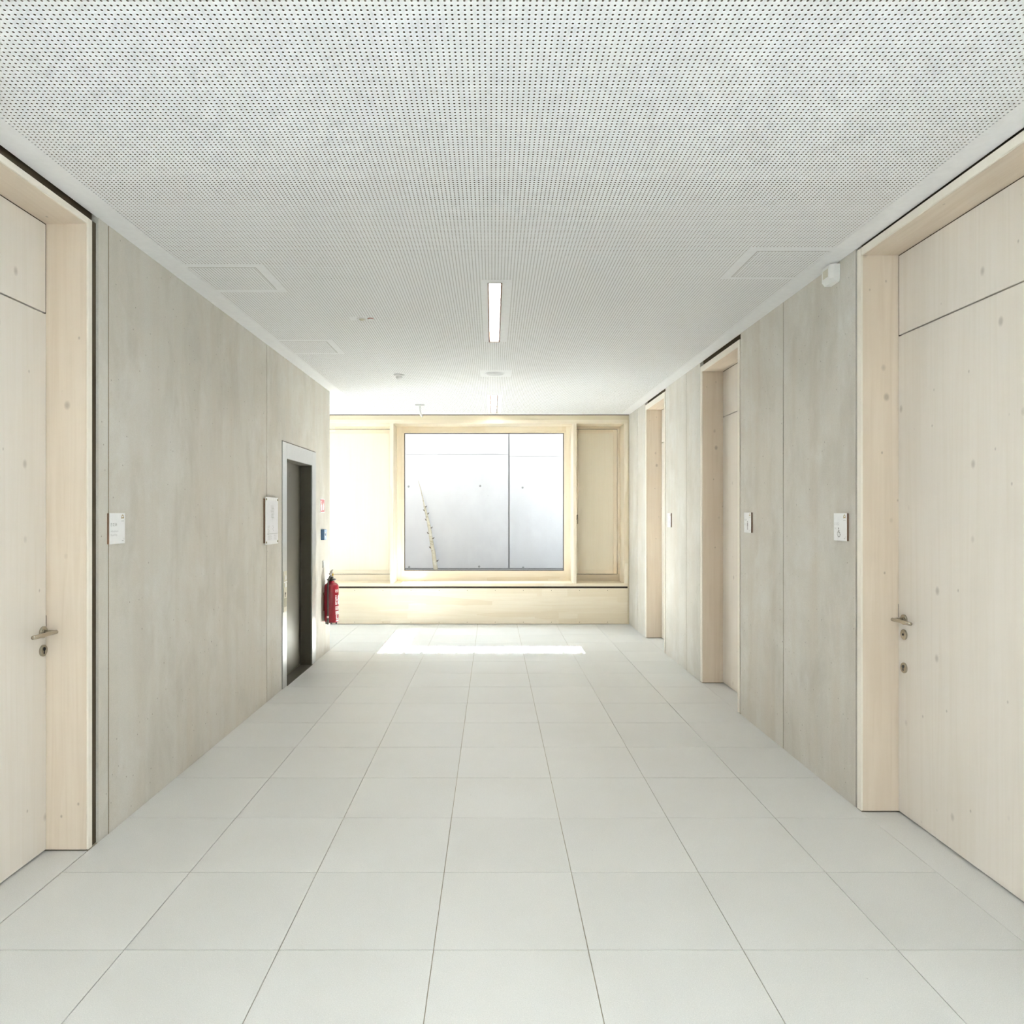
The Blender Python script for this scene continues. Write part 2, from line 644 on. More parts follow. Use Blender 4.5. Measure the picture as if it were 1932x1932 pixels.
def perforated(name, x0, y0, p, km, z, parent, m, r=0.0037, py=None):
    py = py or p
    ny, nx = km.shape
    gx, gy = np.meshgrid(np.arange(nx + 1), np.arange(ny + 1))
    corner = np.stack([x0 + gx.ravel() * p, y0 + gy.ravel() * py, np.full(gx.size, z)], 1)
    jj, ii = np.nonzero(km == 1)
    nh = len(jj)
    cx, cy = x0 + (ii + .5) * p, y0 + (jj + .5) * py
    ang = np.pi / 8 + np.arange(8) * np.pi / 4          # two rim points face each cell side
    ring = np.stack([cx[:, None] + r * np.cos(ang), cy[:, None] + r * np.sin(ang), np.full((nh, 8), z)], 2).reshape(-1, 3)
    nb = corner.shape[0]
    c00 = jj * (nx + 1) + ii
    c10, c01, c11 = c00 + 1, c00 + nx + 1, c00 + nx + 2
    h = nb + np.arange(nh)[:, None] * 8 + np.arange(8)[None, :]
    # rim order: 0:+22deg 1:+67 2:112 3:157 4:202 5:247 6:292 7:337
    tr = []

    def T3(a, b, c):
        tr.append(np.stack([a, c, b], 1))                # wound to face down
    for (ca, cb, a, b) in ((c10, c11, 7, 0), (c11, c01, 1, 2), (c01, c00, 3, 4), (c00, c10, 5, 6)):
        T3(ca, cb, h[:, b])
        T3(ca, h[:, b], h[:, a])
    for (c, a, b) in ((c11, 0, 1), (c01, 2, 3), (c00, 4, 5), (c10, 6, 7)):
        T3(c, h[:, b], h[:, a])
    j2, i2 = np.nonzero(km == 0)
    q = j2 * (nx + 1) + i2
    tr.append(np.stack([q, q + nx + 2, q + 1], 1))
    tr.append(np.stack([q, q + nx + 1, q + nx + 2], 1))
    tri = np.concatenate(tr).astype(np.int32)
    co = np.concatenate([corner, ring]).astype(np.float32)
    me = bpy.data.meshes.new(name)
    me.vertices.add(len(co))
    me.vertices.foreach_set('co', co.ravel())
    me.loops.add(tri.size)
    me.loops.foreach_set('vertex_index', tri.ravel())
    me.polygons.add(len(tri))
    me.polygons.foreach_set('loop_start', np.arange(0, tri.size, 3, dtype=np.int32))
    me.update(calc_edges=True)
    me.validate()
    return link(name, me, m, parent)


pf = perforated('perforated_board', PX0, PY0, P, kindmap, ZC, ceil, M_WHITE)
pf['kind'] = 'stuff'
box('acoustic_backing', PX0, PX1, PY0, PY1, ZC + .085, ZC + .1, M_FELT, ceil)
boxes('felt_layer', [(PX0, PX1, PY0, lamp_cut[0][2], ZC + .010, ZC + .012),
                     (PX0, lamp_cut[0][0], lamp_cut[0][2], lamp_cut[1][3], ZC + .010, ZC + .012),
                     (lamp_cut[0][1], PX1, lamp_cut[0][2], lamp_cut[1][3], ZC + .010, ZC + .012),
                     (lamp_cut[0][0], lamp_cut[0][1], lamp_cut[0][3], lamp_cut[1][2], ZC + .010, ZC + .012),
                     (PX0, PX1, lamp_cut[1][3], PY1, ZC + .010, ZC + .012)], M_FELT, ceil)
ZT = ZC + 0.3
# plain border strips: one piece per side
box('border_strip', XL - .003, PX0, PY0, YLE, ZC, ZT, M_WHITE, ceil)
box('border_strip', PX1, XR + .004, PY0, YE - .0, ZC, ZT, M_WHITE, ceil)
box('border_strip', PX0, PX1, PY1, YE - .0, ZC, ZT, M_WHITE, ceil)
box('plain_ceiling_area', XLOB - .3, PX0, YLE, YE - .0, ZC, ZT, M_WHITE, ceil)
box('plain_ceiling_area', XLOB - .3, -XLOB + .3, YB - .3, PY0, ZC, ZT, M_WHITE, ceil)
box('roof_slab', XLOB - .4, -XLOB + .4, YB - .5, YE + .52, ZC + .12, ZT + .15, M_CONC2, ceil)

for k, (x0, x1, y0, y1) in enumerate(hatch):
    g = 0.0025
    nx_ = int(round((x1 - x0 - 2 * g) / P))
    ny_ = int(round((y1 - y0 - 2 * g) / P))
    hp = perforated('access_hatch', x0 + g, y0 + g, (x1 - x0 - 2 * g) / nx_, np.ones((ny_, nx_), np.int8), ZC - .0005, ceil, M_WHITE, py=(y1 - y0 - 2 * g) / ny_)
    hp['kind'] = 'stuff'
    hp['label'] = 'square perforated access hatch set in the ceiling'

# ------------------------------------------------------------------ walls
wl = tag(empty('wall_left'), 'board-marked grey concrete wall with the lift beside it', 'wall', None, 'structure')
wr = tag(empty('wall_right'), 'board-marked grey concrete wall with three timber doors', 'wall', None, 'structure')
J = 0.0055
TH = 0.30


def cpanel(parent, s, y0, y1, cut=None, z1=ZC + .02):
    """s -1 left, +1 right; concrete panel from y0 to y1, cut = (ya, yb, zc) opening"""
    X = XL if s < 0 else XR
    a, b = (X - TH, X) if s < 0 else (X, X + TH)
    y0, y1 = y0 + J, y1 - J
    bm = bmesh.new()
    if cut:
        ya, yb, zc = cut
        bbox(bm, a, b, y0, ya, -.02, z1)
        bbox(bm, a, b, yb, y1, -.02, z1)
        bbox(bm, a, b, ya, yb, zc, z1)
    else:
        bbox(bm, a, b, y0, y1, -.02, z1)
    return fin('concrete_panel', bm, M_CONC, parent)


def jointfill(parent, s, y):
    X = XL if s < 0 else XR
    d = 0.002
    a, b = (X - .2, X - d) if s < 0 else (X + d, X + .2)
    box('joint_strip', a, b, y - J - .001, y + J + .001, -.01, ZC + .01, M_JOINT, parent)


# lift opening numbers
LY0, LY1, LZ = 6.49, 7.71, 2.266
cpanel(wl, -1, 3.466, 3.563)
cpanel(wl, -1, 3.563, 6.06)
cpanel(wl, -1, 6.06, YLE, (LY0 - .006, LY1 + .012, LZ + .008))
cpanel(wl, -1, 0.1, 2.10)
for y in (3.563, 6.06):
    jointfill(wl, -1, y)
box('wall_core', XL - .62, XL - .30, 0.1, YLE, -.02, ZC + .1, M_SHELL, wl)
box('lift_lobby_wall', XLOB - .2, XL - .302, YLE - .2, YLE - .001, -.02, ZC, M_SHELL, wl)
# lintel over the near left door
box('concrete_lintel', XL - .3, XL - .03, 2.10, 3.466, 3.012, ZC + .02, M_MORTAR_GAP, wl)

cpanel(wr, 1, 9.238, 9.75)
cpanel(wr, 1, 9.75, YE + .4)
cpanel(wr, 1, 6.790, 7.28)
cpanel(wr, 1, 7.28, 8.165)
cpanel(wr, 1, 3.879, 4.85)
cpanel(wr, 1, 4.85, 5.690)
cpanel(wr, 1, 0.1, 2.36)
for y in (9.75, 7.28, 4.85):
    jointfill(wr, 1, y)
box('wall_core', XR + .30, XR + .55, 0.1, YE + .4, -.02, ZC + .1, M_SHELL, wr)
for a, b, z in ((2.36, 3.876, 3.035), (5.690, 6.790, 3.008), (8.165, 9.238, 3.018)):
    box('concrete_lintel', XR + .03, XR + .3, a, b, z, ZC + .02, M_MORTAR_GAP, wr)

# round plugs closing the formwork tie holes
for y, z, r in ((5.503 * .73, 1.76, .021), (2583 / (930 - 237.), 1.6 - 470 * (2583 / 693.) / 1342, .030)):
    bm = bmesh.new()
    lathe(bm, (XL - .001, y, z), (1, 0, 0), [(r, 0), (r, .0016), (r * .93, .0018), (0, .0018)], 24)
    fin('tie_hole_plug', bm, M_CONC, wl)

# back of the corridor: plain concrete wall behind the camera
wbk = tag(empty('wall_back', (0, YB, 0)), 'concrete wall closing the corridor behind the viewer', 'wall', None, 'structure')
box('concrete_panel', XLOB - .25, -XLOB + .25, YB - .3, YB, -.02, ZC + .1, M_CONC, wbk)
# unseen side bays with tall windows, added behind the viewer as foreground fill
YBA = 0.1
wb2 = tag(empty('fill_bay_wall', (XLOB, -2.3, 0)), 'white side bays behind the viewer, invented to admit fill daylight', 'wall', None, 'structure')
boxes('wall_pieces', [(XLOB - .25, XLOB, YB, -3.85, -.02, ZC), (XLOB - .25, XLOB, -.05, YBA + .2, -.02, ZC),
                      (XLOB - .25, XLOB, -3.85, -.05, -.02, .06), (XLOB - .25, XLOB, -3.85, -.05, 2.95, ZC),
                      (XLOB, XL - .302, YBA, YBA + .2, -.02, ZC),
                      (-XLOB + .25, -XLOB, YB, -3.85, -.02, ZC), (-XLOB + .25, -XLOB, -.05, YBA + .2, -.02, ZC),
                      (-XLOB + .25, -XLOB, -3.85, -.05, -.02, .06), (-XLOB + .25, -XLOB, -3.85, -.05, 2.95, ZC),
                      (-XLOB, XR + .302, YBA, YBA + .2, -.02, ZC)], M_SHELL, wb2)
w3 = tag(empty('fill_window_left', (XLOB - .1, -2.3, .06)), 'invented tall window behind the viewer giving fill daylight', 'window', None, 'structure')
boxes('window_frame', [(XLOB - .16, XLOB - .08, -3.85, -.05, .06, .12), (XLOB - .16, XLOB - .08, -3.85, -.05, 2.89, 2.95),
                       (XLOB - .16, XLOB - .08, -3.85, -3.79, .12, 2.89), (XLOB - .16, XLOB - .08, -.11, -.05, .12, 2.89)], M_END_Z, w3)
box('pane', XLOB - .125, XLOB - .115, -3.79, -.11, .12, 2.89, M_GLASS, w3)
w4 = tag(empty('fill_window_right', (-XLOB + .1, -2.3, .06)), 'second invented fill window across from the other one behind the viewer', 'window', None, 'structure')
boxes('window_frame', [(-XLOB + .16, -XLOB + .08, -3.85, -.05, .06, .12), (-XLOB + .16, -XLOB + .08, -3.85, -.05, 2.89, 2.95),
                       (-XLOB + .16, -XLOB + .08, -3.85, -3.79, .12, 2.89), (-XLOB + .16, -XLOB + .08, -.11, -.05, .12, 2.89)], M_END_Z, w4)
box('pane', -XLOB + .125, -XLOB + .115, -3.79, -.11, .12, 2.89, M_GLASS, w4)

# unseen lobby wall on the far left, its window invented for side light
wf = tag(empty('wall_lobby', (XLOB, 9.3, 0)), 'white side wall of the lift lobby around its tall window', 'wall', None, 'structure')
boxes('wall_pieces', [(XLOB - .25, XLOB, YLE - .2, 8.90, -.02, ZC), (XLOB - .25, XLOB, 9.98, YE + .4, -.02, ZC),
                      (XLOB - .25, XLOB, 8.90, 9.98, -.02, .06), (XLOB - .25, XLOB, 8.90, 9.98, 2.95, ZC)], M_SHELL, wf)
w2 = tag(empty('window_2', (XLOB - .1, 9.33, .06)), 'tall unseen lobby window, invented to light the hall from the side', 'window', None, 'structure')
boxes('window_frame', [(XLOB - .16, XLOB - .08, 8.90, 9.98, .06, .12), (XLOB - .16, XLOB - .08, 8.90, 9.98, 2.89, 2.95),
                       (XLOB - .16, XLOB - .08, 8.90, 8.96, .12, 2.89), (XLOB - .16, XLOB - .08, 9.92, 9.98, .12, 2.89)], M_END_Z, w2)
box('pane', XLOB - .125, XLOB - .115, 8.96, 9.92, .12, 2.89, M_GLASS, w2)

# ------------------------------------------------------------------ end wall: timber built-in with window
we = tag(empty('wall_end', (0, YE, 0)), 'pale spruce built-in end wall with niches and a low bench panel', 'wall', None, 'structure')
YN = 10.71                                     # back of the niches
XS0 = XLOB
Z_S0, Z_S1 = 0.551, 0.595                      # sill board
Z_H0, Z_H1 = 2.915, 2.969                      # head board
XP_L = (-1.495, -1.445)
XP_R = (1.166, 1.213)
XSD = (1.907, 1.957)
box('gap_shade_strip', XS0, XR, YE + .03, YN, 3.036, ZC + .02, M_MORTAR_GAP, we)  # solid dark strip standing for the shade between end wall and ceiling
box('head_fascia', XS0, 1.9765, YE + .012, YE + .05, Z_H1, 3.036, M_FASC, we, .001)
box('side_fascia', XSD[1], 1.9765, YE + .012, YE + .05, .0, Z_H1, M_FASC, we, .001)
box('side_gap', 1.9765, XR + .01, YE + .03, YN, 0, 3.031, M_DARK, we)
box('head_board', XS0, XSD[1], YE, YN + .06, Z_H0, Z_H1, M_END_X, we, .0015)
box('sill_board', XS0, XSD[1], YE, YN + .06, Z_S0, Z_S1, M_END_X, we, .0015)
box('side_board', XSD[0], XSD[1], YE, YN + .06, Z_S1, Z_H0, M_END_Z, we, .0015)
box('niche_post', *XP_L, YE, YN + .04, Z_S1, Z_H0, M_END_Z, we, .0015)
box('niche_post', *XP_R, YE, YN + .04, Z_S1, Z_H0, M_END_Z, we, .0015)
box('heater_slot', XS0, XSD[1], YE + .012, YE + .2, .523, Z_S0, M_DARK, we)
for a, b in ((XS0, -1.4775), (-1.4765, XSD[1] - .001)):
    pn = box('bench_panel', a, b, YE + .006, YE + .03, .006, .523, M_END_X, we, .0008)
    for k in range(14):
        xk = 1.665 - .408 * k
        if a < xk < b and xk > -2.6:
            for zk in (.492, .033):
                bm = bmesh.new()
                lathe(bm, (xk, YE + .0062, zk), (0, -1, 0), [(.0055, 0), (.0045, .0012), (0, .0008)], 10)
                fin('screw', bm, M_JOINT, pn)
box('end_wall_core', XS0 - .2, -1.47, YN + .035, YN + .22, 0, ZT, M_ABSORBER, we)
box('end_wall_core', 1.19, XR + .3, YN + .035, YN + .22, 0, ZT, M_ABSORBER, we)
box('end_wall_core', -1.47, 1.19, YN + .035, YN + .22, 0, .56, M_ABSORBER, we)
box('end_wall_core', -1.47, 1.19, YN + .035, YN + .22, 3.02, ZT, M_ABSORBER, we)


def flap(name, x0, x1, label, stile_r):
    """recessed timber ventilation flap at the back of a niche"""
    d = tag(empty(name, ((x0 + x1) / 2, YN, Z_S1)), label, 'door', None, 'structure')
    z0, z1 = .700, 2.874
    g = .0075
    box('bottom_rail', x0, x1, YN, YN + .034, Z_S1, z0 - g, M_END_X, d)
    box('top_rail', x0, x1, YN, YN + .034, z1 + g, Z_H0, M_END_X, d)
    if stile_r:
        box('stile', x1 - stile_r, x1, YN, YN + .034, z0 - g, z1 + g, M_END_Z, d)
        xe = x1 - stile_r - g * .7
    else:
        xe = x1 - .012
    xb = x0 + .012
    box('gap_backing', x0, x1, YN + .032, YN + .036, Z_S1, Z_H0, M_MORTAR_GAP, d)
    w = .058
    for nm, bb, m in (('flap_stile', (xb, xb + w, z0, z1), M_END_Z), ('flap_stile', (xe - w, xe, z0, z1), M_END_Z),
                      ('flap_rail', (xb + w, xe - w, z0, z0 + w), M_END_X), ('flap_rail', (xb + w, xe - w, z1 - w, z1), M_END_X)):
        box(nm, bb[0] + .0006, bb[1] - .0006, YN + .002, YN + .03, bb[2], bb[3], m, d)
    box('flap_panel', xb + w + .0006, xe - w - .0006, YN + .0035, YN + .03, z0 + w + .001, z1 - w - .001, M_END_P, d)
    return d


d5 = flap('door_4', XP_R[1], XSD[0], 'tall narrow spruce flap with small handle in the shaded niche', .031)
d6 = flap('door_5', -3.2, XP_L[0], 'wide pale spruce flap in the bright niche behind the extinguisher', 0)
# slim turn handle of the right flap
bm = bmesh.new()
hx = 1.270
bbox(bm, hx - .011, hx + .011, YN - .010, YN + .003, 1.515, 1.590, .003)
tube(bm, [(hx, YN - .008, 1.575), (hx, YN - .038, 1.575), (hx, YN - .045, 1.565), (hx, YN - .045, 1.455)], [.009, .009, .008, .0075], 10)
hd = fin('handle', bm, M_STEEL, d5, True)
hd['label'] = 'slim brushed metal turn handle'

# window
w1 = tag(empty('window_1', (0, YN, Z_S1)), 'large square fixed window with pale spruce frame facing the light well', 'window', None, 'structure')
GX0, GX1, GZ0, GZ1 = -1.337, 1.069, 0.746, 2.823
IX0, IX1, IZ0, IZ1 = -1.375, 1.103, .715, 2.850
box('frame_stile', XP_L[1], IX0, YN, YN + .09, Z_S1, Z_H0, M_END_Z, w1)
box('frame_stile', IX1, XP_R[0], YN, YN + .09, Z_S1, Z_H0, M_END_Z, w1)
box('frame_rail', IX0, IX1, YN, YN + .09, Z_S1, IZ0, M_END_X, w1)
box('frame_rail', IX0, IX1, YN, YN + .09, IZ1, Z_H0, M_END_X, w1)
bd = .010
box('glazing_bead', IX0, GX0, YN + bd, YN + .05, GZ0, GZ1, M_END_Z, w1, .002)
box('glazing_bead', GX1, IX1, YN + bd, YN + .05, GZ0, GZ1, M_END_Z, w1, .002)
box('glazing_bead', IX0, IX1, YN + bd, YN + .05, IZ0, GZ0, M_END_X, w1, .002)
box('glazing_bead', IX0, IX1, YN + bd, YN + .05, GZ1, IZ1, M_END_X, w1, .002)
gk = .010
boxes('gasket', [(GX0, GX0 + gk, YN + .028, YN + .05, GZ0, GZ1), (GX1 - gk, GX1, YN + .028, YN + .05, GZ0, GZ1),
                 (GX0, GX1, YN + .028, YN + .05, GZ0, GZ0 + gk), (GX0, GX1, YN + .028, YN + .05, GZ1 - gk, GZ1)], M_GASKET, w1)
pane = box('pane', GX0, GX1, YN + .040, YN + .046, GZ0, GZ1, M_GLASS, w1)
pane['label'] = 'clear glass pane'
# unseen box and clip row added outside to trim and notch the sun patch
box('sun_trim_box', -1.6, 1.35, 10.93, 11.06, 3.05, 3.25, M_STEEL2, w1)
for k in range(14):
    xk = -1.44 + .205 * k
    box('sun_notch_clip', xk - .020, xk + .020, 11.045, 11.06, 2.962, 3.051, M_STEEL2, w1)

# ------------------------------------------------------------------ light well outside
yard = tag(box('ground_light_well', -6.2, 5.0, 10.93, 13.6, .35, .575, M_GRAVEL), 'pale gravel ground of the light well outside the window', 'ground', None, 'structure')
YW = 13.2
wo = tag(empty('wall_light_well', (0, YW, .5)), 'bright fair-faced concrete wall of the light well seen through the window', 'wall', None, 'structure')
XJ = 0.297


def out_panel(x0, x1, z0, z1, y=YW):
    return box('concrete_panel', x0 + .004, x1 - .004, y, y + .3, z0 + .003, z1 - .003, M_CONC2, wo)


ZJ = 2.708
out_panel(-6.0, -1.02, .4, ZJ)
out_panel(-6.0, -1.02, ZJ, 3.40)
out_panel(-1.02 - .008, XJ - .009, .4, ZJ)
out_panel(-1.02 - .008, XJ - .009, ZJ, 4.90)
out_panel(XJ + .009, 3.0, .4, 2.678, YW + .006)
out_panel(XJ + .009, 3.0, 2.678, 4.90, YW + .006)
out_panel(3.0, 5.0, .4, 4.90)
box('joint_backing', -6.0, -1.03, YW + .02, YW + .29, .35, 3.38, M_CONC2, wo)
box('joint_backing', -1.03, 5.0, YW + .02, YW + .29, .35, 4.88, M_GREY, wo)
box('wall_base_strip', -6.0, 5.0, YW - .02, YW + .01, .5, .600, M_GREY, wo)
for px, py in ((906, 917), (771, 918), (986, 920), (904, 1069), (772, 1070), (987, 1071)):
    bm = bmesh.new()
    p = ((px - CX) * YW / F_PX, YW + (.006 if px > 960 else 0) - .001, 1.6 - (py - CY) * YW / F_PX)
    lathe(bm, p, (0, -1, 0), [(.020, -.01), (.020, .0015), (.016, .002), (0, .001)], 18)
    fin('tie_hole', bm, M_GREY, wo)

# unseen tall facade and side walls added to block sky from the light well
box('sky_block_facade', -6.2, 5.3, 10.62, 10.92, ZT + .151, 13.0, M_ABSORBER, wo)
box('sky_block_side', 5.0, 5.3, 10.93, 13.5, .35, 13.0, M_ABSORBER, wo)
box('sky_block_side', -6.5, -6.2, 10.93, 13.5, .35, 13.0, M_ABSORBER, wo)

# leaning birch stem
br = tag(empty('birch_stem', (-1.025, 12.75, .575)), 'thin bare birch stem leaning against the concrete wall outside', 'tree')
bm = bmesh.new()
yb = 12.75
pa = Vector(((823 - CX) * yb / F_PX, yb, .575))
pts, rad = [], []
for i, (px, py) in enumerate(((823.5, 1079), (821, 1066), (818, 1044), (814, 1020), (811.5, 1004), (809, 990), (806, 974), (802.5, 962), (800, 950), (795, 928), (789.5, 907))):
    yy = yb + (13.14 - yb) * i / 10
    pts.append(((px - CX) * yy / F_PX + random.uniform(-.003, .003), yy, 1.6 - (py - CY) * yy / F_PX))
    rad.append([.041, .040, .036, .033, .031, .029, .024, .020, .013, .008, .003][i])
pts[0] = (pts[0][0], pts[0][1], .56)
tube(bm, pts, rad, 12)
fin('stem', bm, M_BIRCH, br, True)
for i, t, s in ((1, .3, 1), (2, .4, -1), (3, .2, 1), (3, .8, -1), (4, .5, 1), (5, .5, -1), (6, .3, 1), (6, .8, -1), (7, .4, 1)):
    a, b = Vector(pts[i]), Vector(pts[i + 1])
    p = a.lerp(b, t)
    r = rad[i]
    bm = bmesh.new()
    tube(bm, [p, p + Vector((s * r * 1.4, -.01, .012)), p + Vector((s * (r * 1.4 + .012), -.012, .034))], [.014, .009, .004], 8)
    fin('twig_stub', bm, M_MORTAR_GAP, br, True)

# unseen paving added outside the windows to bounce sun onto the ceiling
tag(box('ground_bounce', -16, XLOB - .26, -12, 14, -.4, -.06, M_PAVE), 'unseen pale paving added outside the lobby window to bounce sunlight in', 'ground', None, 'structure')

tag(box('ground_bounce_bay', -XLOB + .26, 16, -12, 14, -.4, -.06, M_PAVE), 'unseen pale paving added outside the invented bay to bounce sunlight in', 'ground', None, 'structure')

# ------------------------------------------------------------------ timber doors


def door(name, s, yn, yf, zs, zt, board, zsplit, label, handle=None, locks=(), leaf_d=.197, joint=.020):
    """s side, yn/yf outer near and far frame faces, zs soffit, zt top of frame"""
    X = XL if s < 0 else XR
    proud = .003

    def bx(nm, d0, d1, y0, y1, z0, z1, m, par, bev=0.0):
        return box(nm, X + s * d0, X + s * d1, y0, y1, z0, z1, m, par, bev)
    D = tag(empty(name, (X, (yn + yf) / 2, 0)), label, 'door', None, 'structure')
    edge_d = .010
    bx('frame_jamb', edge_d - proud, .26, yf - board, yf, .006, zt - .0005, M_DOOR_Z, D)
    bx('frame_jamb', edge_d - proud, .26, yn, yn + board, .006, zt - .0005, M_DOOR_Z, D)
    bx('frame_head', edge_d - proud, .26, yn + board, yf - board, zs, zt, M_DOOR_Y, D)
    # pale front strips: the lit edges of the frame boards put into colour
    bx('lit_edge_strip', -proud, edge_d - proud, yf - board, yf, .006, zt - .0005, M_LIT_EDGE, D, .0015)
    bx('lit_edge_strip', -proud, edge_d - proud, yn, yn + board, .006, zt - .0005, M_LIT_EDGE, D, .0015)
    bx('lit_edge_strip', -proud, edge_d - proud, yn + board, yf - board, zs, zt, M_LIT_EDGE, D, .0015)
    # dark mortar joint between the frame and the concrete
    bx('mortar_joint', .012, .25, yf, yf + joint, .0, zt + .01, M_MORTAR_GAP, D)
    bx('mortar_joint', .012, .25, yn - .016, yn, .0, zt + .01, M_MORTAR_GAP, D)
    bx('threshold', .004, .26, yn + board, yf - board, -.02, .0, M_TILE, D)
    ya, yb_ = yn + board, yf - board
    g = .0025
    bx('door_leaf', leaf_d, leaf_d + .045, ya + g, yb_ - g, 0.009, zsplit - .0035, M_LEAF, D, .001)
    bx('transom_panel', leaf_d, leaf_d + .045, ya + .006, yb_ - .006, zsplit + .0035, zs - .006, M_LEAF, D, .001)
    for q in (yb_ - .006, ya):  # dark filler strips round the transom paint in the shade of its gap
        bx('gap_shade_strip', leaf_d + .002, leaf_d + .05, q, q + .006, zsplit, zs, M_MORTAR_GAP, D)
    bx('gap_shade_strip', leaf_d + .002, leaf_d + .05, ya + .006, yb_ - .006, zs - .006, zs, M_MORTAR_GAP, D)
    bx('gap_backing', leaf_d + .040, leaf_d + .06, ya, yb_, 0, zs, M_DARK, D)
    if handle:
        hy, hz, dirn, ln = handle
        xs_ = X + s * leaf_d
        n = Vector((-s, 0, 0))
        c = Vector((xs_, hy, hz))
        bm = bmesh.new()
        ry = hy + dirn * -0.0
        p0 = c + n * .006
        p1 = c + n * .040
        e0 = Vector((c.x, hy - dirn * .012, hz)) + n * .060
        e1 = Vector((c.x, hy + dirn * ln, hz)) + n * .056
        tube(bm, [p0, p1, c + n * .056], [.0105, .0105, .009], 16)
        tube(bm, [e0, e0.lerp(e1, .03), e0.lerp(e1, .5), e0.lerp(e1, .97), e1], [.007, .0095, .0098, .0098, .009], 16, 1.0)
        h = fin('handle', bm, M_STEEL, D, True)
        h['label'] = 'brushed steel lever handle'
        bm = bmesh.new()
        lathe(bm, c, n, [(.0275, 0), (.0275, .007), (.0255, .009), (.013, .009), (.0125, .012), (0, .012)], 32)
        fin('rosette', bm, M_STEEL, h)
        # dark slot of the latch in the leaf edge
        yl = yb_ if dirn < 0 else ya
        bx('latch_slot', leaf_d - .0004, leaf_d + .004, yl - .0035, yl + .0005, hz + .005, hz + .075, M_MORTAR_GAP, D)
        for lz, big in locks:
            cc = Vector((xs_, hy, lz))
            bm = bmesh.new()
            lathe(bm, cc, n, [(.0275, 0), (.0275, .006), (.0255, .008), (.012, .0078), (.0118, .0085), (0, .0085)], 32)
            e = fin('escutcheon', bm, M_STEEL, D)
            bm = bmesh.new()
            if big:
                lathe(bm, cc + Vector((0, 0, .007)) + n * .0086, n, [(.0088, 0), (.0088, .0012), (0, .0012)], 16)
                bb = cc + n * .0086
                bbox(bm, bb.x, bb.x + n.x * .001, bb.y - .003, bb.y + .003, bb.z - .015, bb.z + .002)
            else:
                lathe(bm, cc + n * .0086, n, [(.0062, 0), (.0062, .0012), (0, .0012)], 16)
            fin('keyhole', bm, M_BLACK, e)
    return D


door('door_1', -1, 2.15, 3.412, 2.979, 3.008, .032, 2.552, 'limewashed timber door beside the room sign reading E 0.54', (3.352, 1.044, -1, .158), ((.957, True),), joint=.058)
door('door_2', 1, 2.40, 3.862, 2.990, 3.031, .042, 2.556, 'limewashed timber door with two round lock escutcheons below its lever', (3.762, 1.042, -1, .150), ((.963, False), (.787, True)))
door('door_3', 1, 5.702, 6.780, 2.950, 3.003, .046, 2.518, 'limewashed timber door in the middle of the concrete wall')
door('door_6', 1, 8.175, 9.228, 2.945, 3.012, .050, 2.519, 'limewashed timber door next to the spruce end wall')

# ------------------------------------------------------------------ lift
lift = tag(empty('elevator_door', (XL, (LY0 + LY1) / 2, 0)), 'closed lift door with satin steel surround in the concrete wall', 'elevator')
OY0, OY1, OZ = 6.622, 7.552, 2.118
fx = XL + .007
box('surround_jamb', XL - .12, fx, LY0, OY0, 0.002, LZ, M_STEEL2, lift, .001)
box('surround_jamb', XL - .12, fx, OY1, LY1, 0.002, LZ, M_STEEL2, lift, .001)
box('surround_head', XL - .12, fx, OY0 + .0008, OY1 - .0008, OZ, LZ, M_STEEL2, lift, .001)
box('shadow_joint', XL - .1, XL - .004, LY1, LY1 + .010, 0.002, LZ + .006, M_MORTAR_GAP, lift)
box('shadow_joint', XL - .1, XL - .004, LY0, LY1, LZ, LZ + .007, M_MORTAR_GAP, lift)
box('reveal_lining', XL - .118, fx - .012, OY1 - .004, OY1, 0.002, OZ, M_LIFT, lift)
box('reveal_lining', XL - .118, fx - .012, OY0, OY0 + .004, 0.002, OZ, M_LIFT, lift)
box('reveal_lining', XL - .118, fx - .012, OY0 + .004, OY1 - .004, OZ - .004, OZ, M_LIFT, lift)
dp = box('door_panel', XL - .16, XL - .112, OY0 - .05, 7.475, .012, OZ + .03, M_LIFT, lift, .002)
box('door_panel', XL - .165, XL - .124, 7.484, OY1 + .05, .012, OZ + .03, M_LIFT, lift, .002)
bm = bmesh.new()
lathe(bm, (XL - .112, 7.14, 1.6 + 75 * 7.14 / F_PX), (1, 0, 0), [(.03, 0), (.03, .001), (.026, .0012), (.026, .0005), (0, .0005)], 24)
fin('round_mark', bm, M_LIFT, dp)
box('sill', XL - .118, XL + .012, OY0, OY1, -.001, .004, M_LIFT, lift)
pl = Plate((fx, 6.555, 0), (0, 1, 0), (1, 0, 0))
bm = bmesh.new()
pl.slab(bm, -.044, .054, .700, 1.075, 0, .004, .001)
cp = fin('call_panel', bm, M_BEIGE, lift)
for z0, z1 in ((.995, 1.035), (.925, .965)):
    bm = bmesh.new()
    pl.slab(bm, -.012, .024, z0, z1, .004, .009, .002)
    fin('call_button', bm, M_PLATE, cp)
bm = bmesh.new()
pl.slab(bm, -.044, .054, .968, .978, .004, .006)
fin('trim_line', bm, M_PLATE, cp)
bm = bmesh.new()
lathe(bm, pl.P(.006, .868, .004), (1, 0, 0), [(.011, 0), (.011, .003), (0, .003)], 14)
pl.slab(bm, .002, .010, .838, .864, .004, .006)
fin('key_switch', bm, M_RUBBER, cp)
bm = bmesh.new()
pl.slab(bm, -.024, .044, .745, .825, .004, .0055)
fin('info_label', bm, M_OLIVE, cp)

# ------------------------------------------------------------------ room signs


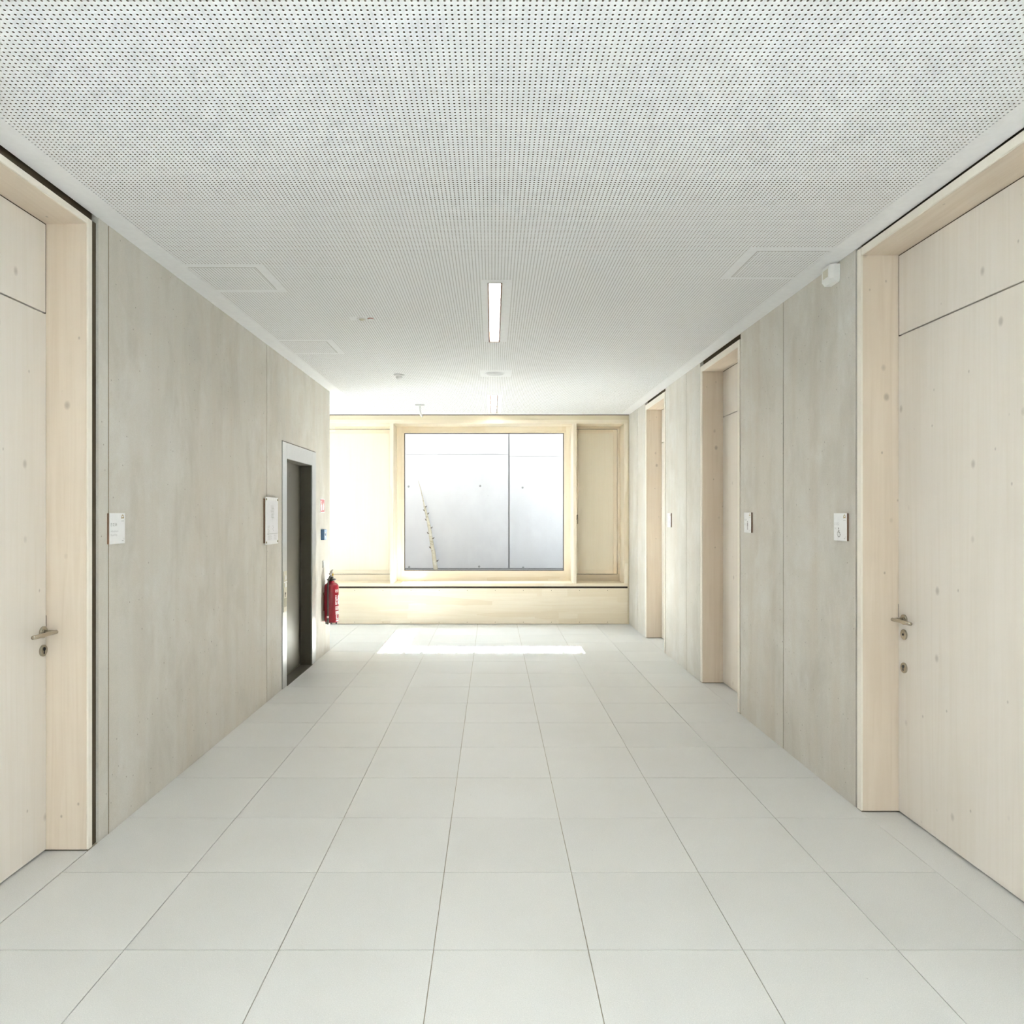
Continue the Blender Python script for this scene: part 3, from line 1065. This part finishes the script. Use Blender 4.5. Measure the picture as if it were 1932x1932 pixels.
def logo(pl, bm, a, b, s, c):
    """small arched roof emblem"""
    out = [(-1, -.45), (-.55, .55), (0, .95), (.6, .5), (1, -.45)]
    pl.stroke(bm, [(a + x * s, b + y * s) for x, y in out], s * .42, c)
    pl.stroke(bm, [(a - s * 1.0, b - s * .75), (a - s * .3, b - s * .45), (a + s * .4, b - s * .4), (a + s * 1.0, b - s * .62)], s * .4, c)


def sign(label, s, yc, zc, lines):
    X = XL if s < 0 else XR
    w, h, t = .148, .156, .013
    u = (0, 1, 0) if s < 0 else (0, -1, 0)
    n = (1, 0, 0) if s < 0 else (-1, 0, 0)
    pl = Plate((X, yc, zc), u, n)
    S = tag(empty('room_sign', (X, yc, zc - h / 2)), label, 'sign', 'room signs')
    bm = bmesh.new()
    pl.slab(bm, -w / 2 + .0008, w / 2 - .0008, -h / 2 + .0008, h / 2 - .0008, 0, t - .002)
    fin('backing_board', bm, M_EDGE, S)
    bm = bmesh.new()
    pl.slab(bm, -w / 2, w / 2, -h / 2, h / 2, t - .002, t)
    fin('face_plate', bm, M_PLATE, S)
    c = t + .0004
    bm = bmesh.new()
    logo(pl, bm, w / 2 - .024, h / 2 - .019, .0115, c)
    fin('emblem', bm, M_GOLD, S)
    for body, size, a, b, m in lines:
        bm = bmesh.new()
        if body == '#wheelchair':
            pl.disc(bm, a + .002, b + .036, .0055, c)
            pl.stroke(bm, [(a + .001, b + .029), (a + .002, b + .014), (a + .016, b + .014), (a + .021, b - .001), (a + .028, b + .001)], .005, c)
            pl.stroke(bm, [(a + .001, b + .022), (a + .014, b + .022)], .004, c)
            arc = [(a + .006 + .0165 * math.cos(t_), b + .004 + .0165 * math.sin(t_)) for t_ in np.linspace(math.radians(110), math.radians(345), 15)]
            pl.stroke(bm, arc, .0038, c)
        elif body == '#person':
            pl.disc(bm, a, b + .040, .0058, c)
            pl.rect(bm, a - .009, a + .009, b + .006, b + .032, c)
            pl.rect(bm, a - .0065, a - .0008, b - .022, b + .006, c)
            pl.rect(bm, a + .0008, a + .0065, b - .022, b + .006, c)
        elif body == '#bar':
            for q in (-.012, -.003, .006):
                pl.rect(bm, a + q, a + q + .006, b, b + .004, c)
        elif body == '#mark':
            pl.rect(bm, a + .010, a + .013, b + .003, b + .012, c)
            pl.rect(bm, a - .008, a + .008, b - .003, b + .0005, c)
        else:
            pl.text(bm, body, size, a, b, c)
        fin('lettering' if body[0] != '#' else 'pictogram', bm, m, S)
    return S


small = [('#bar', 1, .050, .036, M_INK2), ('#mark', 1, .052, -.062, M_INK2)]
sign('white room sign reading E 0.54 next to the left door frame', -1, 3.622, 1.527,
     [('E 0.54', .0235, -.064, .012, M_INK), ('Arbeitsraum', .0145, -.064, -.018, M_INK2), ('Kunst/Rep', .0145, -.064, -.037, M_INK2)] + small)
sign('white room sign with wheelchair symbol beside the door with two escutcheons', 1, 4.030, 1.527,
     [('E 0.52', .022, -.064, .010, M_INK2), ('WC', .013, -.064, -.013, M_INK2), ('#wheelchair', 1, -.020, -.044, M_INK)] + small)
sign('white room sign with standing person symbol beside the middle door', 1, 5.497, 1.535,
     [('E 0.50', .020, -.066, .014, M_INK2), ('WC', .014, -.060, -.018, M_INK2), ('#person', 1, .003, -.034, M_INK)] + small)
sign('white room sign beside the farthest timber door', 1, 7.945, 1.532,
     [('E 0.48', .020, -.062, .010, M_INK2), ('#person', 1, .003, -.040, M_INK2)] + small)

# evacuation plan behind acrylic glass
yc = 6.135
EP = tag(empty('evacuation_plan', (XL, yc, 1.34)), 'framed floor plan under clear acrylic beside the lift', 'notice board')
pl = Plate((XL, yc, 1.543), (0, 1, 0), (1, 0, 0))
hw, hh = .172, .202
bm = bmesh.new()
pl.slab(bm, -hw + .002, hw - .002, -hh + .014, hh - .014, 0, .016)
fin('backing_board', bm, M_EDGE, EP)
bm = bmesh.new()
pl.slab(bm, -hw, hw, -hh, hh, .016, .020, .0006)
fin('cover_plate', bm, M_PLATE, EP)
bm = bmesh.new()
pl.slab(bm, -hw + .02, hw - .012, -hh + .03, hh - .028, .020, .0206)
fin('paper', bm, simple('white_paper', (0.82, 0.82, 0.85), .8), EP)
bm = bmesh.new()
c = .0212
for k in range(9):                                # plan drawing: rooms along a corridor
    a = -.02 + .012 * (k % 3)
    b = .13 - k * .013
    pl.stroke(bm, [(a - .02, b), (a + .05, b), (a + .05, b - .010), (a - .02, b - .010)], .0022, c)
pl.stroke(bm, [(.005, .15), (.005, -.01)], .0025, c)
pl.stroke(bm, [(.045, .15), (.045, .06)], .002, c)
for k in range(4):
    pl.disc(bm, .02 + (k % 2) * .012, -.045 - k * .013, .006, c, 10)
for k in range(6):
    pl.stroke(bm, [(-.125, -.045 - k * .014), (-.06 - (k % 3) * .015, -.045 - k * .014)], .004, c)
pl.stroke(bm, [(-.135, -.112), (.15, -.112)], .005, c)
for k in range(5):
    pl.stroke(bm, [(-.12, -.125 - k * .009), (-.03 + (k % 2) * .02, -.125 - k * .009)], .002, c)
    pl.stroke(bm, [(.05, -.125 - k * .009), (.13 - (k % 2) * .02, -.125 - k * .009)], .002, c)
fin('plan_print', bm, M_INK2, EP)
for a in (-hw + .016, hw - .014):
    for b in (-hh + .020, hh - .020):
        bm = bmesh.new()
        lathe(bm, pl.P(a, b, .020), (1, 0, 0), [(.009, 0), (.009, .004), (.006, .006), (0, .006)], 14)
        fin('standoff_screw', bm, M_OLIVE, EP)

# fire extinguisher sign
FS = tag(empty('extinguisher_sign', (XL, 8.02, 1.615)), 'small red and white fire extinguisher sign on the concrete wall', 'sign')
pl = Plate((XL, 8.02, 1.695), (0, 1, 0), (1, 0, 0))
bm = bmesh.new()
pl.slab(bm, -.098, .098, -.078, .078, 0, .003)
fin('sign_plate', bm, M_PLATE, FS)
bm = bmesh.new()
pl.rect(bm, -.090, .090, -.070, .070, .0034)
fin('red_field', bm, M_REDS, FS)
bm = bmesh.new()
c = .0038
pl.rect(bm, -.058, -.018, -.056, .012, c)
pl.rect(bm, -.046, -.030, .012, .030, c)
pl.stroke(bm, [(-.038, .03), (-.038, .05), (-.062, .05), (-.070, .02), (-.070, -.02)], .008, c)
pl.poly(bm, [(.018, -.05), (.062, -.05), (.072, -.01), (.058, .045), (.048, .01), (.036, .035), (.02, .0)], c)
fin('pictogram', bm, M_PLATE, FS)

# blue manual call point
CPT = tag(empty('alarm_call_point', (XL, 8.01, 1.31)), 'blue manual alarm call point below the red extinguisher sign', 'alarm button')
pl = Plate((XL, 8.010, 1.369), (0, 1, 0), (1, 0, 0))
bm = bmesh.new()
pl.slab(bm, -.058, .058, -.060, .060, 0, .038, .003)
fin('housing', bm, M_BLUE, CPT)
bm = bmesh.new()
for q in ((-.054, .054, .030, .056), (-.054, .054, -.056, -.030), (-.054, -.036, -.030, .030), (.036, .054, -.030, .030)):
    pl.slab(bm, *q, .038, .041)
fin('front_frame', bm, M_BLUE2, CPT)
bm = bmesh.new()
pl.slab(bm, -.036, .036, -.030, .030, .0375, .0388)
g_ = fin('break_glass', bm, M_PLATE, CPT)
bm = bmesh.new()
lathe(bm, pl.P(0, 0, .0388), (1, 0, 0), [(.014, 0), (.014, .003), (0, .003)], 16)
fin('push_button', bm, M_BLUE, CPT)

# light switch
LSW = tag(empty('light_switch', (XL, 8.06, .995)), 'white light switch above the fire extinguisher', 'switch')
pl = Plate((XL, 8.065, 1.033), (0, 1, 0), (1, 0, 0))
bm = bmesh.new()
pl.slab(bm, -.040, .040, -.040, .040, 0, .008, .002)
sf = fin('switch_frame', bm, M_PLASTIC, LSW)
bm = bmesh.new()
pl.slab(bm, -.028, .028, -.028, .028, .008, .012, .002)
fin('rocker', bm, M_PLASTIC, LSW)

# ------------------------------------------------------------------ fire extinguisher
ex, ey, ez = -1.838, 8.10, .352
FE = tag(empty('fire_extinguisher', (ex, ey, ez)), 'red fire extinguisher hanging at the end of the concrete wall', 'fire extinguisher')
R = .081
bm = bmesh.new()
lathe(bm, (ex, ey, ez + .018), (0, 0, 1), [(0, 0), (R * .80, .0), (R * .95, .012), (R, .03), (R, .395), (R * .97, .415), (R * .85, .435), (R * .6, .448), (R * .42, .455), (R * .40, .475), (0, .475)], 48)
cyl = fin('cylinder', bm, M_RED, FE, True)
bm = bmesh.new()
for k in range(6):                     # white printed label wrapped round the body
    th0 = math.radians(-70)
zb = ez + .018


def wrap(bm, t0, t1, z0, z1, r=R + .0006):
    n_ = max(1, int(abs(t1 - t0) / 6))
    pr = None
    for i in range(n_ + 1):
        t = math.radians(t0 + (t1 - t0) * i / n_)
        a = bm.verts.new((ex + r * math.cos(t), ey + r * math.sin(t), z0))
        b = bm.verts.new((ex + r * math.cos(t), ey + r * math.sin(t), z1))
        if pr:
            bm.faces.new((pr[0], a, b, pr[1]))
        pr = (a, b)


# emblem ring and lettering blocks (angles: -90 faces the viewer, 0 faces the hall)
for t0 in range(-46, -14, 8):
    wrap(bm, t0, t0 + 5, zb + .345, zb + .352)
    wrap(bm, t0, t0 + 4, zb + .372, zb + .378)
wrap(bm, -46, -42, zb + .350, zb + .374)
wrap(bm, -20, -15, zb + .350, zb + .374)
wrap(bm, -36, -26, zb + .358, zb + .366)
for i in range(7):
    z = zb + .31 - i * .0155
    wrap(bm, -46, -46 + random.choice((12, 18, 22)), z - .009, z)
    wrap(bm, -22 + random.choice((0, 4)), 20, z - .011, z - .001)
for i in range(5):
    z = zb + .185 - i * .009
    wrap(bm, -46, 18, z - .0035, z)
for i in range(4):
    z = zb + .13 - i * .010
    wrap(bm, -44, 15, z - .0045, z)
wrap(bm, -38, -34, zb + .05, zb + .09)
wrap(bm, -38, 0, zb + .046, zb + .050)
fin('label_print', bm, M_PLATE, cyl)['kind'] = 'stuff'
bm = bmesh.new()
zt_ = zb + .475
lathe(bm, (ex, ey, zt_ - .012), (0, 0, 1), [(.026, 0), (.034, .010), (.050, .016), (.052, .026), (.040, .032), (.022, .034), (.020, .055), (0, .055)], 28)
fin('neck_ring', bm, M_RUBBER, FE, True)
bm = bmesh.new()
tube(bm, [(ex, ey, zt_ + .03), (ex, ey, zt_ + .075)], [.016, .014], 14)
tube(bm, [(ex, ey + .01, zt_ + .072), (ex - .004, ey - .035, zt_ + .082), (ex - .01, ey - .055, zt_ + .078)], [.014, .012, .009], 12)
bbox(bm, ex - .011, ex + .011, ey - .05, ey + .045, zt_ + .075, zt_ + .088, .003)
vl = fin('valve', bm, M_BRASS, FE)
bm = bmesh.new()
tube(bm, [(ex, ey - .045, zt_ + .085), (ex, ey - .01, zt_ + .103), (ex, ey + .05, zt_ + .118)], [.008, .010, .006], 10, 1.4)
fin('lever', bm, M_BRASS, vl, True)
bm = bmesh.new()
bbox(bm, ex + .012, ex + .026, ey - .03, ey - .012, zt_ + .052, zt_ + .082, .003)
fin('safety_pin', bm, M_YELLOW, vl)
bm = bmesh.new()
ha = math.radians(-103)
hx_, hy_ = ex + (R + .011) * math.cos(ha), ey + (R + .011) * math.sin(ha)
tube(bm, [(ex - .004, ey - .02, zt_ + .055), (ex - .008, ey - .05, zt_ + .045), (hx_ + .004, hy_ + .012, zt_ + .01), (hx_, hy_, zt_ - .05), (hx_, hy_, zb + .2), (hx_, hy_, zb + .075)], .0095, 12)
hs_ = fin('hose', bm, M_RUBBER, FE, True)
bm = bmesh.new()
tube(bm, [(hx_, hy_, zb + .085), (hx_, hy_, zb + .06)], .0118, 12)
fin('hose_clip', bm, M_PLATE, hs_, True)
bm = bmesh.new()
tube(bm, [(hx_, hy_, zb + .062), (hx_, hy_, zb + .03), (hx_, hy_, zb - .012)], [.010, .0125, .0105], 12)
fin('nozzle', bm, M_RUBBER, hs_, True)
for t in (-150, -80, -15, 90):
    a = math.radians(t)
    bm = bmesh.new()
    lathe(bm, (ex + R * .74 * math.cos(a), ey + R * .74 * math.sin(a), ez), (0, 0, 1), [(0, 0), (.008, .002), (.010, .010), (.012, .024), (0, .024)], 12)
    fin('foot', bm, M_RUBBER, FE, True)
bm = bmesh.new()
bbox(bm, XL, XL + .006, ey - .03, ey + .03, zb + .13, zb + .34, .001)
bbox(bm, XL + .004, ex - R + .012, ey - .055, ey + .02, zb + .315, zb + .335, .002)
fin('wall_bracket', bm, M_EDGE, FE)

# ------------------------------------------------------------------ ceiling fittings
for k, ((x0, x1, y0, y1), lab) in enumerate(zip(lamp_cut, ('long recessed ceiling light glowing near the middle of the ceiling', 'shorter-looking recessed ceiling light just in front of the window'))):
    LT = tag(empty('ceiling_light', ((x0 + x1) / 2, (y0 + y1) / 2, ZC)), lab, 'ceiling light', 'recessed linear lights')
    t = .011
    boxes('housing', [(x0, x0 + t, y0, y1, ZC - .003, ZC + .08), (x1 - t, x1, y0, y1, ZC - .003, ZC + .08),
                      (x0 + t, x1 - t, y0, y0 + t, ZC - .001, ZC + .08), (x0 + t, x1 - t, y1 - t, y1, ZC - .001, ZC + .08)], simple('fringe_rim', (.20, .11, .07), .5), LT)  # rim tinted red-brown to stand for the lens fringe round the lamp
    box('diffuser', x0 + t, x1 - t, y0 + t, y1 - t, ZC + .014, ZC + .022, M_LAMP, LT)
for y0, lab in ((0.234, 'linear ceiling light directly above the viewer'), (-3.98, 'linear ceiling light behind the viewer near the rear wall')):
    LT = tag(empty('ceiling_light', (.016, y0 + .75, ZC)), lab, 'ceiling light', 'recessed linear lights')
    boxes('housing', [(-.032, -.026, y0, y0 + 1.52, ZC - .012, ZC - .001), (.058, .064, y0, y0 + 1.52, ZC - .012, ZC - .001)], M_WHITE, LT)
    box('diffuser', -.026, .058, y0, y0 + 1.52, ZC - .010, ZC - .002, M_LAMP, LT)

sx_, sy_ = 4. * 7.32 / F_PX, 7.315
SP = tag(empty('ceiling_speaker', (sx_, sy_, ZC)), 'flat round white loudspeaker grille in the ceiling', 'speaker')
bm = bmesh.new()
lathe(bm, (sx_, sy_, ZC), (0, 0, -1), [(.100, 0), (.099, .004), (.092, .006), (.090, .003), (0, .003)], 40)
fin('rim', bm, M_WHITE, SP, True)
bm = bmesh.new()
lathe(bm, (sx_, sy_, ZC - .003), (0, 0, -1), [(.089, 0), (.088, .0015), (0, .0025)], 40)
fin('grille', bm, simple('light_grey_grille', (.66, .66, .66), .6), SP, True)

dx, dy = (753 - CX) * 7.37 / F_PX, 7.37
SD = tag(empty('smoke_detector', (dx, dy, ZC)), 'round white smoke detector dome on the ceiling', 'smoke detector')
bm = bmesh.new()
lathe(bm, (dx, dy, ZC), (0, 0, -1), [(.054, 0), (.054, .012), (.050, .016), (.036, .018), (0, .018)], 32)
fin('base', bm, M_PLASTIC, SD, True)
bm = bmesh.new()
lathe(bm, (dx, dy, ZC - .018), (0, 0, -1), [(.034, 0), (.034, .012), (.030, .022), (.018, .028), (0, .029)], 28)
fin('dome', bm, M_PLASTIC, SD, True)

dx, dy = (683 - CX) * 5.255 / F_PX, 5.255
CS = tag(empty('motion_sensor', (dx, dy, ZC)), 'round recessed sensor ring in the ceiling beside a tiny red-edged cap', 'sensor')
bm = bmesh.new()
lathe(bm, (dx, dy, ZC), (0, 0, -1), [(.039, 0), (.038, .006), (.030, .008), (.027, .002), (.0, .002)], 32)
fin('ring', bm, M_PLASTIC, CS, True)
bm = bmesh.new()
lathe(bm, (dx, dy, ZC - .002), (0, 0, -1), [(.022, 0), (.019, .008), (.008, .014), (0, .015)], 24)
fin('lens', bm, M_BEIGE, CS, True)
dx = (699 - CX) * 5.255 / F_PX
CI = tag(empty('indicator_cap', (dx, dy, ZC)), 'tiny indicator cap with reddish rim in the ceiling', 'indicator')
bm = bmesh.new()
lathe(bm, (dx, dy, ZC), (0, 0, -1), [(.020, 0), (.020, .010), (.017, .012), (.0, .012)], 24)
fin('cap', bm, M_PLASTIC, CI, True)
bm = bmesh.new()
lathe(bm, (dx, dy, ZC), (0, 0, -1), [(.0215, 0), (.0215, .005), (.020, .006), (.020, 0)], 24)
fin('rim', bm, simple('rust_red', (.36, .13, .08), .5), CI, True)

hy2 = 9.42
hx2 = (792 - CX) * hy2 / F_PX
HK = tag(empty('ceiling_bracket', (hx2, hy2, ZC)), 'white curved arm hanging from a small ceiling box near the window', 'bracket')
box('mounting_box', hx2 - .055, hx2 + .065, hy2 - .06, hy2 + .06, ZC - .018, ZC, M_PLASTIC, HK, .003)
bm = bmesh.new()
tube(bm, [(hx2, hy2, ZC - .01), (hx2 - .002, hy2, ZC - .05), (hx2, hy2, ZC - .09), (hx2 + .012, hy2, ZC - .125), (hx2 + .034, hy2, ZC - .155)], [.016, .015, .014, .014, .013], 12, 1.6)
fin('curved_arm', bm, M_PLASTIC, HK, True)

# white box under the ceiling on the right wall
AB = tag(empty('wall_detector', (XR, 4.11, 2.93)), 'small white chamfered detector box under the ceiling on the concrete wall', 'detector')
bm = bmesh.new()
prof = [(0, 4.057), (-.036, 4.057), (-.054, 4.072), (-.054, 4.165), (0, 4.165)]
zt2, zb2 = 3.030, 2.950
top = [bm.verts.new((XR + a, b, zt2)) for a, b in prof]
mid = [bm.verts.new((XR + a, b, zb2)) for a, b in prof]
low = [bm.verts.new((XR + a * .72, 4.066 + (b - 4.057) * .9, 2.930)) for a, b in prof]
for A, B in ((top, mid), (mid, low)):
    for i in range(len(prof)):
        j = (i + 1) % len(prof)
        bm.faces.new((A[i], A[j], B[j], B[i]))
bm.faces.new(top)
bm.faces.new(low)
fin('housing', bm, M_PLASTIC, AB)
box('lens_window', XR - .0555, XR - .0535, 4.088, 4.150, 2.965, 3.012, M_BEIGE, AB)
